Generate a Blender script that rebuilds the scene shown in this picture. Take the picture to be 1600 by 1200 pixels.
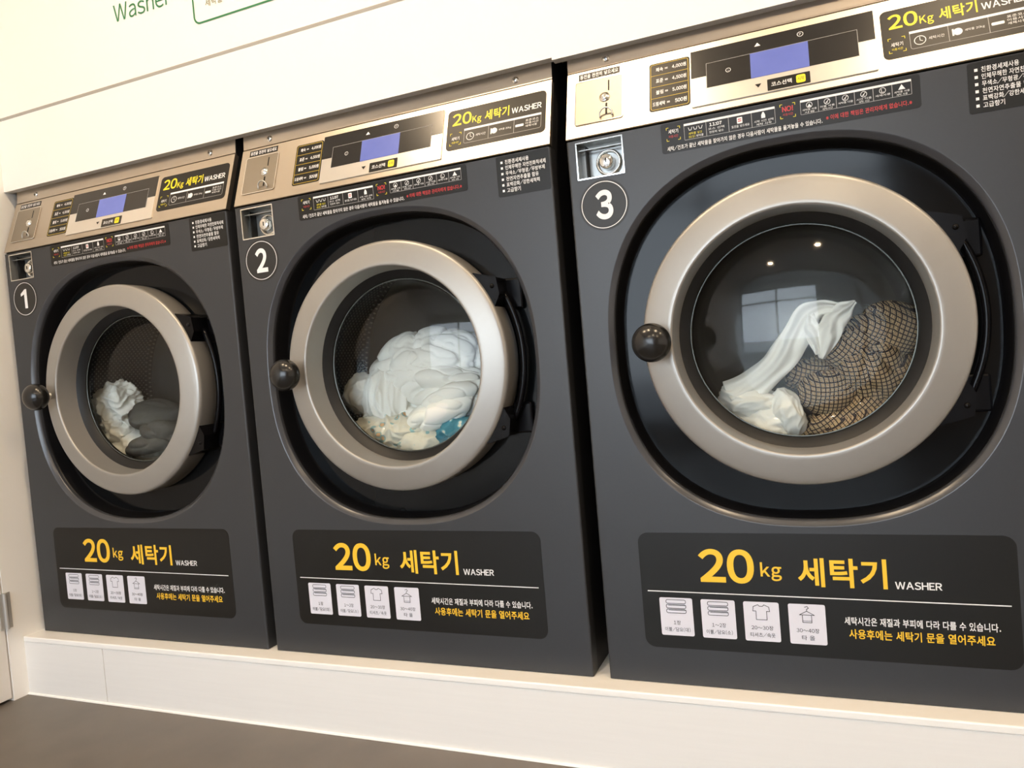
import bpy, bmesh, math, random
from mathutils import Vector, Matrix, noise

# ------------------------------------------------------------------ camera, world, exposure
S = bpy.context.scene
C = S.collection
for o in list(bpy.data.objects):
    bpy.data.objects.remove(o)

cam_d = bpy.data.cameras.new('camera')
cam_d.sensor_fit = 'HORIZONTAL'; cam_d.sensor_width = 36.0
cam_d.lens = 1163.59 / 1600 * 36.0
cam_d.clip_start = 0.02
cam = bpy.data.objects.new('camera', cam_d); C.objects.link(cam)
cam.location = (1.8925, -1.2946, 0.5966)
cam.rotation_euler = (1.5382, 0.0855, 0.3847)
S.camera = cam

W = bpy.data.worlds.new('daylight'); S.world = W; W.use_nodes = True
bg = W.node_tree.nodes['Background']
bg.inputs[0].default_value = (0.80, 0.89, 1.0, 1); bg.inputs[1].default_value = 9.0

S.view_settings.view_transform = 'Standard'; S.view_settings.look = 'None'
S.view_settings.gamma = 1.0; S.view_settings.use_curve_mapping = False
S.view_settings.exposure = 0.04
S.cycles.caustics_reflective = False; S.cycles.caustics_refractive = False
S.cycles.sample_clamp_indirect = 6.0
S.cycles.max_bounces = 10; S.cycles.transparent_max_bounces = 24

LAMP_POWER = 460.0
LAMP_COLOR = (1.0, 0.76, 0.50)
LAMPS = [(0.68, -0.78), (1.34, -0.74), (2.38, -0.76), (1.28, -2.95), (2.31, -2.35), (3.5, -0.78), (3.5, -2.4)]  # last two are unseen extras, added to brighten the left side wall

# ------------------------------------------------------------------ materials
MATS = {}
def mat(name, col, rough=0.5, metal=0.0, spec=0.5, vary=0.0, scale=20.0, bump=0.0, coat=0.0, stretch=None):
    m = bpy.data.materials.new(name); m.use_nodes = True
    nt = m.node_tree; b = nt.nodes['Principled BSDF']
    b.inputs['Base Color'].default_value = (*col, 1); b.inputs['Roughness'].default_value = rough
    b.inputs['Metallic'].default_value = metal; b.inputs['Specular IOR Level'].default_value = spec
    b.inputs['Coat Weight'].default_value = coat; b.inputs['Coat Roughness'].default_value = 0.08
    if vary or bump:
        tc = nt.nodes.new('ShaderNodeTexCoord'); n = nt.nodes.new('ShaderNodeTexNoise')
        n.inputs['Scale'].default_value = scale; n.inputs['Detail'].default_value = 5
        src = tc.outputs['Object']
        if stretch:
            mp = nt.nodes.new('ShaderNodeMapping'); mp.inputs['Scale'].default_value = stretch
            nt.links.new(src, mp.inputs[0]); src = mp.outputs[0]
        nt.links.new(src, n.inputs['Vector'])
        if vary:
            mx = nt.nodes.new('ShaderNodeMix'); mx.data_type = 'RGBA'
            mx.inputs['A'].default_value = (*[max(0, c * (1 - vary)) for c in col], 1)
            mx.inputs['B'].default_value = (*[min(1, c * (1 + vary)) for c in col], 1)
            nt.links.new(n.outputs['Fac'], mx.inputs['Factor']); nt.links.new(mx.outputs['Result'], b.inputs['Base Color'])
        if bump:
            bp = nt.nodes.new('ShaderNodeBump'); bp.inputs['Strength'].default_value = bump; bp.inputs['Distance'].default_value = 0.002
            nt.links.new(n.outputs['Fac'], bp.inputs['Height']); nt.links.new(bp.outputs['Normal'], b.inputs['Normal'])
    MATS[name] = m
    return m

mat('wall_white', (0.93, 0.91, 0.87), 0.55, vary=0.015, scale=3)
mat('board_white', (0.84, 0.82, 0.79), 0.45, vary=0.03, scale=6, bump=0.05, stretch=(1, 8, 24))
mat('ledge_white', (0.93, 0.91, 0.87), 0.4, vary=0.02, scale=5)
mat('ceiling_white', (0.82, 0.80, 0.77), 0.7, vary=0.02, scale=4)
mat('shop_wall', (0.46, 0.40, 0.34), 0.7, vary=0.08, scale=2)
mat('floor_vinyl', (0.150, 0.127, 0.106), 0.42, vary=0.24, scale=8, bump=0.08)
mat('joint_dark', (0.10, 0.085, 0.07), 0.8, vary=0.1, scale=30)
mat('door_paint', (0.80, 0.76, 0.71), 0.4, vary=0.02, scale=5)
mat('hinge_grey', (0.52, 0.50, 0.47), 0.4, metal=0.6, vary=0.05, scale=60)
mat('frame_alu', (0.10, 0.10, 0.11), 0.4, metal=0.5, vary=0.05, scale=20)
mat('pavement', (0.30, 0.30, 0.31), 0.8, vary=0.15, scale=3)
mat('facade', (0.26, 0.25, 0.25), 0.7, vary=0.15, scale=1)
mat('green_print', (0.03, 0.20, 0.075), 0.5, vary=0.05, scale=40)
mat('olive_print', (0.25, 0.24, 0.10), 0.5, vary=0.05, scale=40)
mat('cabinet_grey', (0.034, 0.036, 0.040), 0.36, spec=0.45, vary=0.06, scale=180, bump=0.03)
mat('cabinet_side', (0.022, 0.023, 0.026), 0.5, vary=0.06, scale=60)
mat('rim_metal', (0.05, 0.052, 0.058), 0.26, spec=0.6, vary=0.04, scale=60)
mat('black_gloss', (0.005, 0.006, 0.007), 0.10, spec=0.2, vary=0.1, scale=8)
mat('black_wall', (0.006, 0.006, 0.007), 0.35, spec=0.25, vary=0.1, scale=40)
mat('black_plastic', (0.004, 0.004, 0.005), 0.20, spec=0.15, vary=0.1, scale=50)
mat('knob_black', (0.012, 0.012, 0.012), 0.22, vary=0.1, scale=90, bump=0.03)
mat('rubber', (0.012, 0.0125, 0.013), 0.45, spec=0.3, vary=0.1, scale=60)
mat('ring_champagne', (0.37, 0.355, 0.328), 0.38, metal=0.55, vary=0.02, scale=80)
mat('zinc_plate', (0.40, 0.41, 0.40), 0.30, metal=0.65, vary=0.08, scale=30)
mat('satin_plate', (0.36, 0.32, 0.265), 0.42, metal=1.0, vary=0.04, scale=40)
mat('glass_edge', (0.10, 0.11, 0.10), 0.25, metal=0.5, vary=0.05, scale=50)
mat('chrome', (0.80, 0.79, 0.76), 0.12, metal=1.0, vary=0.03, scale=50)
mat('chrome_dull', (0.55, 0.55, 0.53), 0.28, metal=0.75, vary=0.05, scale=50)
mat('sticker_dark', (0.0105, 0.0100, 0.0090), 0.36, spec=0.30, vary=0.05, scale=90)
mat('sticker_number', (0.022, 0.021, 0.019), 0.42, spec=0.4, vary=0.05, scale=90)
mat('display_black', (0.014, 0.013, 0.012), 0.22, spec=0.5, vary=0.05, scale=60)
mat('display_silver', (0.70, 0.66, 0.60), 0.30, metal=0.7, vary=0.03, scale=60)
mat('print_white', (0.86, 0.85, 0.84), 0.45, vary=0.02, scale=60)
mat('print_card', (0.74, 0.73, 0.80), 0.45, vary=0.02, scale=60)
mat('print_yellow', (0.92, 0.56, 0.03), 0.42, vary=0.03, scale=60)
mat('print_lime', (0.85, 0.72, 0.02), 0.42, vary=0.03, scale=60)
mat('print_gold', (0.52, 0.37, 0.035), 0.42, vary=0.03, scale=60)
mat('print_red', (0.55, 0.03, 0.03), 0.45, vary=0.03, scale=60)
mat('print_grey', (0.40, 0.39, 0.38), 0.45, vary=0.03, scale=60)
mat('print_ink', (0.03, 0.03, 0.035), 0.5, vary=0.05, scale=60)
mat('slot_black', (0.004, 0.004, 0.004), 0.6, vary=0.1, scale=60)
mat('cotton_white', (0.91, 0.89, 0.84), 0.9, spec=0.2, vary=0.03, scale=30, bump=0.25)
mat('duvet_white', (0.93, 0.92, 0.88), 0.9, spec=0.2, vary=0.02, scale=30, bump=0.2)
mat('blanket_grey', (0.085, 0.085, 0.08), 0.95, spec=0.1, vary=0.25, scale=120, bump=0.6)

def steel():
    m = mat('brushed_steel', (0.52, 0.465, 0.40), 0.30, metal=1.0)
    nt = m.node_tree; b = nt.nodes['Principled BSDF']
    b.inputs['Anisotropic'].default_value = 0.65
    tg = nt.nodes.new('ShaderNodeTangent'); tg.direction_type = 'UV_MAP'
    nt.links.new(tg.outputs[0], b.inputs['Tangent'])
    tc = nt.nodes.new('ShaderNodeTexCoord'); mp = nt.nodes.new('ShaderNodeMapping'); mp.inputs['Scale'].default_value = (4, 900, 900)
    n = nt.nodes.new('ShaderNodeTexNoise'); n.inputs['Scale'].default_value = 1.0; n.inputs['Detail'].default_value = 3
    nt.links.new(tc.outputs['Object'], mp.inputs[0]); nt.links.new(mp.outputs[0], n.inputs['Vector'])
    r = nt.nodes.new('ShaderNodeMapRange'); r.inputs['To Min'].default_value = 0.24; r.inputs['To Max'].default_value = 0.38
    nt.links.new(n.outputs['Fac'], r.inputs['Value']); nt.links.new(r.outputs[0], b.inputs['Roughness'])
steel()

def glass(name, tint, gain=1.0):
    m = bpy.data.materials.new(name); m.use_nodes = True; nt = m.node_tree; nt.nodes.clear()
    out = nt.nodes.new('ShaderNodeOutputMaterial'); mix = nt.nodes.new('ShaderNodeMixShader')
    tr = nt.nodes.new('ShaderNodeBsdfTransparent'); tr.inputs[0].default_value = (*tint, 1)
    gl = nt.nodes.new('ShaderNodeBsdfGlossy'); gl.inputs['Roughness'].default_value = 0.045
    lw = nt.nodes.new('ShaderNodeLayerWeight'); lw.inputs[0].default_value = 0.5
    pw = nt.nodes.new('ShaderNodeMath'); pw.operation = 'POWER'; pw.inputs[1].default_value = 5.0
    ma = nt.nodes.new('ShaderNodeMath'); ma.operation = 'MULTIPLY_ADD'; ma.inputs[1].default_value = 0.92; ma.inputs[2].default_value = 0.042 * gain
    nt.links.new(lw.outputs['Facing'], pw.inputs[0]); nt.links.new(pw.outputs[0], ma.inputs[0])
    nt.links.new(ma.outputs[0], mix.inputs[0]); nt.links.new(tr.outputs[0], mix.inputs[1]); nt.links.new(gl.outputs[0], mix.inputs[2])
    nt.links.new(mix.outputs[0], out.inputs[0])
    MATS[name] = m
glass('door_glass', (0.97, 0.985, 0.98), 0.75)
glass('bowl_glass', (0.96, 0.98, 0.97), 0.28)
glass('window_glass', (0.97, 0.98, 0.98))

def emit(name, col, power):
    m = bpy.data.materials.new(name); m.use_nodes = True; nt = m.node_tree
    b = nt.nodes['Principled BSDF']; b.inputs['Base Color'].default_value = (0.05, 0.05, 0.05, 1)
    b.inputs['Emission Color'].default_value = (*col, 1); b.inputs['Emission Strength'].default_value = power
    MATS[name] = m; return m
emit('lamp_glow', LAMP_COLOR, LAMP_POWER)

def screen_mat():
    m = emit('lcd_screen', (0.16, 0.18, 0.55), 0.9); nt = m.node_tree; b = nt.nodes['Principled BSDF']
    b.inputs['Roughness'].default_value = 0.25
    tc = nt.nodes.new('ShaderNodeTexCoord'); sp = nt.nodes.new('ShaderNodeSeparateXYZ'); w = nt.nodes.new('ShaderNodeTexNoise')
    w.inputs['Scale'].default_value = 25
    mx = nt.nodes.new('ShaderNodeMix'); mx.data_type = 'RGBA'
    mx.inputs['A'].default_value = (0.11, 0.15, 0.52, 1); mx.inputs['B'].default_value = (0.16, 0.20, 0.62, 1)
    nt.links.new(tc.outputs['Object'], w.inputs['Vector']); nt.links.new(w.outputs['Fac'], mx.inputs['Factor'])
    nt.links.new(mx.outputs['Result'], b.inputs['Emission Color'])
screen_mat()

def drum_mat():
    m = mat('drum_steel', (0.20, 0.19, 0.18), 0.35, metal=0.9); nt = m.node_tree; b = nt.nodes['Principled BSDF']
    uv = nt.nodes.new('ShaderNodeUVMap')
    def vm(op, a, b=None):
        n = nt.nodes.new('ShaderNodeVectorMath'); n.operation = op; nt.links.new(a, n.inputs[0])
        if b: n.inputs[1].default_value = b
        return n.outputs['Value'] if op == 'LENGTH' else n.outputs['Vector']
    ds = []
    for off in ((0, 0, 0), (0.5, 0.5, 0)):      # two staggered rows of holes
        ds.append(vm('LENGTH', vm('SUBTRACT', vm('FRACTION', vm('ADD', vm('MULTIPLY', uv.outputs[0], (75, 75, 0)), off)), (0.5, 0.5, 0))))
    mn = nt.nodes.new('ShaderNodeMath'); mn.operation = 'MINIMUM'; nt.links.new(ds[0], mn.inputs[0]); nt.links.new(ds[1], mn.inputs[1])
    lt = nt.nodes.new('ShaderNodeMath'); lt.operation = 'GREATER_THAN'; lt.inputs[1].default_value = 0.17; nt.links.new(mn.outputs[0], lt.inputs[0])
    mx = nt.nodes.new('ShaderNodeMix'); mx.data_type = 'RGBA'; mx.inputs['A'].default_value = (0.20, 0.19, 0.17, 1); mx.inputs['B'].default_value = (0.035, 0.034, 0.032, 1)
    nt.links.new(lt.outputs[0], mx.inputs['Factor']); nt.links.new(mx.outputs['Result'], b.inputs['Base Color'])
drum_mat()
mat('drum_back', (0.14, 0.128, 0.112), 0.4, metal=0.6, vary=0.12, scale=14)

def check_mat():
    # woven tartan: dark lines on beige, laid out in the cloth's own UV
    m = mat('check_cloth', (0.5, 0.42, 0.3), 0.9, spec=0.15); nt = m.node_tree; b = nt.nodes['Principled BSDF']
    uv = nt.nodes.new('ShaderNodeUVMap'); sp = nt.nodes.new('ShaderNodeSeparateXYZ'); nt.links.new(uv.outputs[0], sp.inputs[0])
    def lines(sock, period, lo):
        a = nt.nodes.new('ShaderNodeMath'); a.operation = 'MULTIPLY'; a.inputs[1].default_value = 1.0 / period; nt.links.new(sock, a.inputs[0])
        f = nt.nodes.new('ShaderNodeMath'); f.operation = 'FRACT'; nt.links.new(a.outputs[0], f.inputs[0])
        g = nt.nodes.new('ShaderNodeMath'); g.operation = 'LESS_THAN'; g.inputs[1].default_value = lo; nt.links.new(f.outputs[0], g.inputs[0])
        return g.outputs[0]
    def mx(sa, sb, op):
        n = nt.nodes.new('ShaderNodeMath'); n.operation = op; nt.links.new(sa, n.inputs[0]); nt.links.new(sb, n.inputs[1]); return n.outputs[0]
    big = mx(lines(sp.outputs[0], 0.0080, 0.27), lines(sp.outputs[1], 0.0080, 0.27), 'MAXIMUM')
    fine = mx(lines(sp.outputs[0], 0.00267, 0.26), lines(sp.outputs[1], 0.00267, 0.26), 'MAXIMUM')
    n = nt.nodes.new('ShaderNodeTexNoise'); n.inputs['Scale'].default_value = 9; nt.links.new(uv.outputs[0], n.inputs['Vector'])
    base = nt.nodes.new('ShaderNodeMix'); base.data_type = 'RGBA'; base.inputs['A'].default_value = (0.50, 0.32, 0.17, 1); base.inputs['B'].default_value = (0.64, 0.51, 0.31, 1)
    nt.links.new(n.outputs['Fac'], base.inputs['Factor'])
    c1 = nt.nodes.new('ShaderNodeMix'); c1.data_type = 'RGBA'; c1.inputs['B'].default_value = (0.16, 0.085, 0.05, 1)
    nt.links.new(fine, c1.inputs['Factor']); nt.links.new(base.outputs['Result'], c1.inputs['A'])
    c2 = nt.nodes.new('ShaderNodeMix'); c2.data_type = 'RGBA'; c2.inputs['B'].default_value = (0.022, 0.014, 0.016, 1)
    nt.links.new(big, c2.inputs['Factor']); nt.links.new(c1.outputs['Result'], c2.inputs['A'])
    nt.links.new(c2.outputs['Result'], b.inputs['Base Color'])
check_mat()

def print_cloth(name, base, blobs, scale):
    m = mat(name, base, 0.9, spec=0.15); nt = m.node_tree; b = nt.nodes['Principled BSDF']
    tc = nt.nodes.new('ShaderNodeTexCoord'); v = nt.nodes.new('ShaderNodeTexVoronoi'); v.inputs['Scale'].default_value = scale
    nt.links.new(tc.outputs['Object'], v.inputs['Vector'])
    r = nt.nodes.new('ShaderNodeValToRGB'); r.color_ramp.interpolation = 'CONSTANT'
    els = r.color_ramp.elements
    els[0].color = (*blobs[0], 1); els[0].position = 0
    els[1].color = (*blobs[1], 1); els[1].position = 0.22
    e = els.new(0.33); e.color = (*base, 1)
    nt.links.new(v.outputs['Distance'], r.inputs[0]); nt.links.new(r.outputs[0], b.inputs['Base Color'])
print_cloth('floral_blue', (0.055, 0.22, 0.30), [(0.75, 0.72, 0.62), (0.20, 0.42, 0.48)], 55)
print_cloth('print_pastel', (0.70, 0.67, 0.58), [(0.62, 0.40, 0.24), (0.30, 0.48, 0.50)], 42)

# ------------------------------------------------------------------ mesh helpers
def obj(name, verts, faces, m, parent=None, smooth=False, uv=None):
    me = bpy.data.meshes.new(name); me.from_pydata([tuple(v) for v in verts], [], faces); me.update()
    if uv:
        l = me.uv_layers.new(name='UVMap')
        for lp in me.loops: l.data[lp.index].uv = uv[lp.vertex_index]
    me.materials.append(MATS[m])
    if smooth: me.polygons.foreach_set('use_smooth', [True] * len(me.polygons))
    o = bpy.data.objects.new(name, me); C.objects.link(o)
    if parent: o.parent = parent
    return o
def thing(name, label, cat, loc=(0, 0, 0), group=None):
    o = bpy.data.objects.new(name, None); C.objects.link(o); o.location = loc; o.empty_display_size = 0.1
    o['label'] = label; o['category'] = cat
    if group: o['group'] = group
    return o
def tag(o, label, cat, group=None):
    o['label'] = label; o['category'] = cat
    if group: o['group'] = group
    return o
def struct(o, label=None):
    o['kind'] = 'structure'
    if label: o['label'] = label
    return o

class MB:
    def __init__(s): s.v = []; s.f = []
    def add(s, vs, fs):
        b = len(s.v); s.v += [tuple(v) for v in vs]; s.f += [tuple(b + i for i in f) for f in fs]; return s
    def box(s, x0, x1, y0, y1, z0, z1, b=0.0):
        if b <= 0:
            vs = [(x, y, z) for z in (z0, z1) for y in (y0, y1) for x in (x0, x1)]
            return s.add(vs, [(0, 2, 3, 1), (4, 5, 7, 6), (0, 1, 5, 4), (2, 6, 7, 3), (0, 4, 6, 2), (1, 3, 7, 5)])
        bm = bmesh.new(); bmesh.ops.create_cube(bm, size=1)
        for v in bm.verts: v.co = Vector(((x0 + x1) / 2 + v.co.x * (x1 - x0), (y0 + y1) / 2 + v.co.y * (y1 - y0), (z0 + z1) / 2 + v.co.z * (z1 - z0)))
        bmesh.ops.bevel(bm, geom=bm.edges[:], offset=b, segments=2, affect='EDGES', profile=0.5)
        bm.verts.index_update()
        s.add([v.co.copy() for v in bm.verts], [[v.index for v in f.verts] for f in bm.faces]); bm.free(); return s
    def lathe(s, prof, cx, cz, n=96):
        # profile (r, y) about the y axis through (cx, cz)
        k = len(prof); vs = []
        for i in range(n):
            a = 2 * math.pi * i / n
            for r, y in prof: vs.append((cx + r * math.cos(a), y, cz + r * math.sin(a)))
        fs = [(i * k + j, i * k + j + 1, ((i + 1) % n) * k + j + 1, ((i + 1) % n) * k + j) for i in range(n) for j in range(k - 1)]
        return s.add(vs, fs)
    def tube(s, pts, r, n=10, cap=True):
        pts = [Vector(p) for p in pts]; vs = []; fs = []
        for i, p in enumerate(pts):
            t = (pts[min(i + 1, len(pts) - 1)] - pts[max(i - 1, 0)]).normalized()
            a = t.orthogonal().normalized() if i == 0 else (pa - t * pa.dot(t)).normalized()
            pa = a; b = t.cross(a)
            rr = r[i] if isinstance(r, (list, tuple)) else r
            for j in range(n):
                q = 2 * math.pi * j / n; vs.append(p + (a * math.cos(q) + b * math.sin(q)) * rr)
        for i in range(len(pts) - 1):
            for j in range(n): fs.append((i * n + j, i * n + (j + 1) % n, (i + 1) * n + (j + 1) % n, (i + 1) * n + j))
        if cap: fs += [tuple(range(n - 1, -1, -1)), tuple((len(pts) - 1) * n + j for j in range(n))]
        return s.add(vs, fs)
    def sphere(s, c, r, nu=24, nv=14, sy=1.0):
        vs = []; fs = []
        for i in range(nv + 1):
            p = math.pi * i / nv
            for j in range(nu):
                q = 2 * math.pi * j / nu
                vs.append((c[0] + r * math.sin(p) * math.cos(q), c[1] + r * sy * math.cos(p), c[2] + r * math.sin(p) * math.sin(q)))
        for i in range(nv):
            for j in range(nu): fs.append((i * nu + j, (i + 1) * nu + j, (i + 1) * nu + (j + 1) % nu, i * nu + (j + 1) % nu))
        return s.add(vs, fs)
    def obj(s, name, m, parent=None, smooth=False):
        return obj(name, s.v, s.f, m, parent, smooth)

# --- flat print in a 2-D frame (u, v) lifted to height h
class Frame:
    def __init__(s, o, u, v, n): s.o, s.u, s.v, s.n = map(Vector, (o, u, v, n))
    def __call__(s, u, v, h=0.0): return s.o + s.u * u + s.v * v + s.n * h
FP = Frame((0, 0, 0), (1, 0, 0), (0, 0, 1), (0, -1, 0))
SL = math.hypot(0.047, 0.132)
FS = Frame((0, 0, 0.978), (1, 0, 0), (0, 0.047 / SL, 0.132 / SL), (0, -0.132 / SL, 0.047 / SL))
WALL_Y = 0.031
FW = Frame((0, WALL_Y, 0), (1, 0, 0), (0, 0, 1), (0, -1, 0))

def rr(u0, u1, v0, v1, r, seg=6):
    pts = []
    for cx, cy, a0 in ((u1 - r, v0 + r, -90), (u1 - r, v1 - r, 0), (u0 + r, v1 - r, 90), (u0 + r, v0 + r, 180)):
        for i in range(seg + 1):
            a = math.radians(a0 + 90 * i / seg); pts.append((cx + r * math.cos(a), cy + r * math.sin(a)))
    return pts
def plate(mb, fr, pts, h0, h1):
    n = len(pts)
    mb.add([fr(u, v, h1) for u, v in pts] + [fr(u, v, h0) for u, v in pts],
           [tuple(range(n))] + [(i, n + i, n + (i + 1) % n, (i + 1) % n) for i in range(n)]); return mb
def flat(mb, fr, pts, h): return mb.add([fr(u, v, h) for u, v in pts], [tuple(range(len(pts)))])
def outline(mb, fr, a, b, h):
    n = len(a); return mb.add([fr(u, v, h) for u, v in a] + [fr(u, v, h) for u, v in b], [(i, (i + 1) % n, n + (i + 1) % n, n + i) for i in range(n)])
def rrline(mb, fr, u0, u1, v0, v1, r, w, h, seg=5):
    return outline(mb, fr, rr(u0, u1, v0, v1, r, seg), rr(u0 + w, u1 - w, v0 + w, v1 - w, max(r - w, 0.0002), seg), h)
def stroke(mb, fr, pts, w, h, closed=False):
    pts = [Vector((*p, 0)) for p in pts]
    if closed: pts.append(pts[0].copy())
    for a, b in zip(pts, pts[1:]):
        d = (b - a)
        if d.length < 1e-9: continue
        d.normalize(); n = Vector((-d.y, d.x, 0)) * w / 2; e = d * w * 0.3
        flat(mb, fr, [((a - e - n).x, (a - e - n).y), ((b + e - n).x, (b + e - n).y), ((b + e + n).x, (b + e + n).y), ((a - e + n).x, (a - e + n).y)], h)
    return mb
def circle(cx, cy, r, n=40): return [(cx + r * math.cos(2 * math.pi * i / n), cy + r * math.sin(2 * math.pi * i / n)) for i in range(n)]

_gc = {}
def glyph(ch, bold=0.0, res=3):
    """outline of one character: vertices, faces, advance (Latin characters use the wide sans forms with their side gaps cut)"""
    k = (ch, bold, res)
    if k not in _gc:
        wide = 0x21 <= ord(ch) <= 0x7e
        cu = bpy.data.curves.new('t', 'FONT'); cu.body = chr(ord(ch) + 0xfee0) if wide else ch; cu.offset = bold; cu.resolution_u = res
        o = bpy.data.objects.new('t', cu); C.objects.link(o)
        me = bpy.data.meshes.new_from_object(o.evaluated_get(bpy.context.evaluated_depsgraph_get()))
        vs = [(v.co.x, v.co.y) for v in me.vertices]; fs = [tuple(p.vertices) for p in me.polygons]
        bpy.data.objects.remove(o); bpy.data.curves.remove(cu); bpy.data.meshes.remove(me)
        adv = 0.94
        if wide:
            x0 = min(v[0] for v in vs); x1 = max(v[0] for v in vs); g = -0.06 if ch == '/' else 0.10 if ch in '1,.!()' else 0.05
            vs = [(x - x0 + g - bold, y) for x, y in vs]; adv = x1 - x0 + 2 * g - 2 * bold
        _gc[k] = (vs, fs, adv)
    return _gc[k]
def text(mb, fr, body, u0, u1, v0, v1, h, bold=0.0, res=3):
    """a line of characters fitted to the box u0..u1, v0..v1"""
    V = []; F = []; x = 0.0
    for ch in body:
        if ch == ' ': x += 0.32; continue
        vs, fs, adv = glyph(ch, bold, res); b = len(V)
        V += [(x + a, y) for a, y in vs]; F += [tuple(b + i for i in f) for f in fs]; x += adv
    x0 = min(v[0] for v in V); x1 = max(v[0] for v in V); y0 = min(v[1] for v in V); y1 = max(v[1] for v in V)
    return mb.add([fr(u0 + (a - x0) / (x1 - x0) * (u1 - u0), v0 + (y - y0) / (y1 - y0) * (v1 - v0), h) for a, y in V], F)

# ------------------------------------------------------------------ the room
XL, XR, YF, ZF, ZC = -0.02, 4.6, -4.2, -0.149, 2.35
YB = 0.9
struct(MB().box(XL - 0.12, XR + 0.12, YF - 0.1, YB, ZF - 0.1, ZF).obj('floor', 'floor_vinyl'), 'brown grey vinyl floor in front of the washers')
struct(MB().box(XL - 0.12, XR + 0.12, YF - 0.1, YB, ZC, ZC + 0.1).obj('ceiling', 'ceiling_white'), 'white ceiling with recessed downlights')
# left side wall with the door leaf set into it
DY0, DY1, DZ = -0.93, -0.081, 1.92
wl = MB()
wl.box(XL - 0.12, XL, DY1, YB, ZF, ZC); wl.box(XL - 0.12, XL, YF, DY0, ZF, ZC); wl.box(XL - 0.12, XL, DY0, DY1, DZ, ZC); wl.box(XL - 0.12, XL - 0.05, DY0, DY1, ZF, DZ)
struct(wl.obj('wall_left', 'wall_white'), 'white side wall at the left end of the washers')
d1 = struct(MB().box(XL - 0.045, XL - 0.002, DY0 + 0.003, DY1 - 0.003, ZF + 0.008, DZ - 0.003, 0.0015).obj('door_1', 'door_paint'), 'white door leaf hung in the side wall')
for hz in (0.0335, 1.55):
    h = MB().box(XL - 0.004, XL + 0.0015, DY1 - 0.014, DY1 + 0.016, hz, hz + 0.09, 0.0008)
    h.tube([(XL + 0.004, DY1, hz), (XL + 0.004, DY1, hz + 0.09)], 0.0055, 10)
    h.obj('hinge', 'hinge_grey', d1)
# rear wall behind and above the machines: boards on a backing
wb = struct(MB().box(XL - 0.12, XR + 0.12, YB, YB + 0.1, ZF, ZC).obj('wall_back', 'wall_white'), 'white wall behind the washers')
wu = struct(MB().box(XL, XR, WALL_Y + 0.016, WALL_Y + 0.03, 1.19, ZC).obj('wall_upper', 'wall_white'), 'white boarded wall above the washers')
STEP = 1.4845; GZ = 1.324
MB().box(XL, STEP, WALL_Y, WALL_Y + 0.02, 1.141, GZ - 0.004).obj('wall_board', 'wall_white', wu)
MB().box(STEP, XR, WALL_Y, WALL_Y + 0.02, 1.1365, GZ - 0.004).obj('wall_board', 'wall_white', wu)
MB().box(XL, XR, WALL_Y, WALL_Y + 0.02, GZ + 0.004, ZC).obj('wall_board', 'wall_white', wu)
MB().box(XL, XR, WALL_Y + 0.031, YB, 1.19, 1.21).obj('soffit_board', 'wall_white', wu)
# plinth the washers stand on
pl = struct(MB().box(XL, XR, -0.030, YB, ZF, -0.014).obj('trim_1', 'board_white'), 'white boarded plinth under the washers')
for x0, x1 in ((XL, 0.2578), (0.2592, 2.46), (2.4614, XR)):
    MB().box(x0, x1, -0.0420, -0.029, ZF, -0.0135, 0.0006).obj('plinth_board', 'board_white', pl)
MB().box(XL, XR, -0.0435, YB, -0.0135, 0.0, 0.0025).obj('ledge_cap', 'ledge_white', pl)
MB().tube([(XL, -0.0430, ZF + 0.001), (XR, -0.0430, ZF + 0.001)], 0.0035, 8).obj('sealant_bead', 'ledge_white', pl)
# right wall and the glazed shopfront opposite, which light the room and show in the reflections
struct(MB().box(XR, XR + 0.12, YF, YB, ZF, ZC).obj('wall_right', 'wall_white'), 'white wall at the far right end')
wf = MB(); WX0, WX1, WZ0, WZ1 = -0.0, 2.45, 0.0, 2.10
wf.box(XL - 0.12, WX0, YF - 0.12, YF, ZF, ZC); wf.box(WX1, XR + 0.12, YF - 0.12, YF, ZF, ZC)
wf.box(WX0, WX1, YF - 0.12, YF, ZF, WZ0); wf.box(WX0, WX1, YF - 0.12, YF, WZ1, ZC)
struct(wf.obj('wall_front', 'shop_wall'), 'tan shopfront wall opposite the washers')
w1 = MB()
for x in (WX0, 1.18, WX1 - 0.05): w1.box(x, x + 0.05, YF - 0.09, YF - 0.03, WZ0, WZ1)
w1.box(WX0, WX1, YF - 0.09, YF - 0.03, WZ0, WZ0 + 0.05); w1.box(WX0, WX1, YF - 0.09, YF - 0.03, WZ1 - 0.05, WZ1); w1.box(WX0, WX1, YF - 0.09, YF - 0.03, 1.62, 1.66)
w1 = struct(w1.obj('window_1', 'frame_alu'), 'dark framed shop window opposite the washers')
for x0, x1 in ((0.05, 1.18), (1.23, 2.40)):
    for z0, z1 in ((WZ0 + 0.05, 1.62), (1.66, WZ1 - 0.05)):
        MB().box(x0, x1, YF - 0.064, YF - 0.058, z0, z1).obj('pane', 'window_glass', w1)
struct(MB().box(-8, 16, -16, YF - 0.12, ZF - 0.12, ZF - 0.02).obj('pavement', 'pavement'), 'grey street paving outside the shop window')

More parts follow.
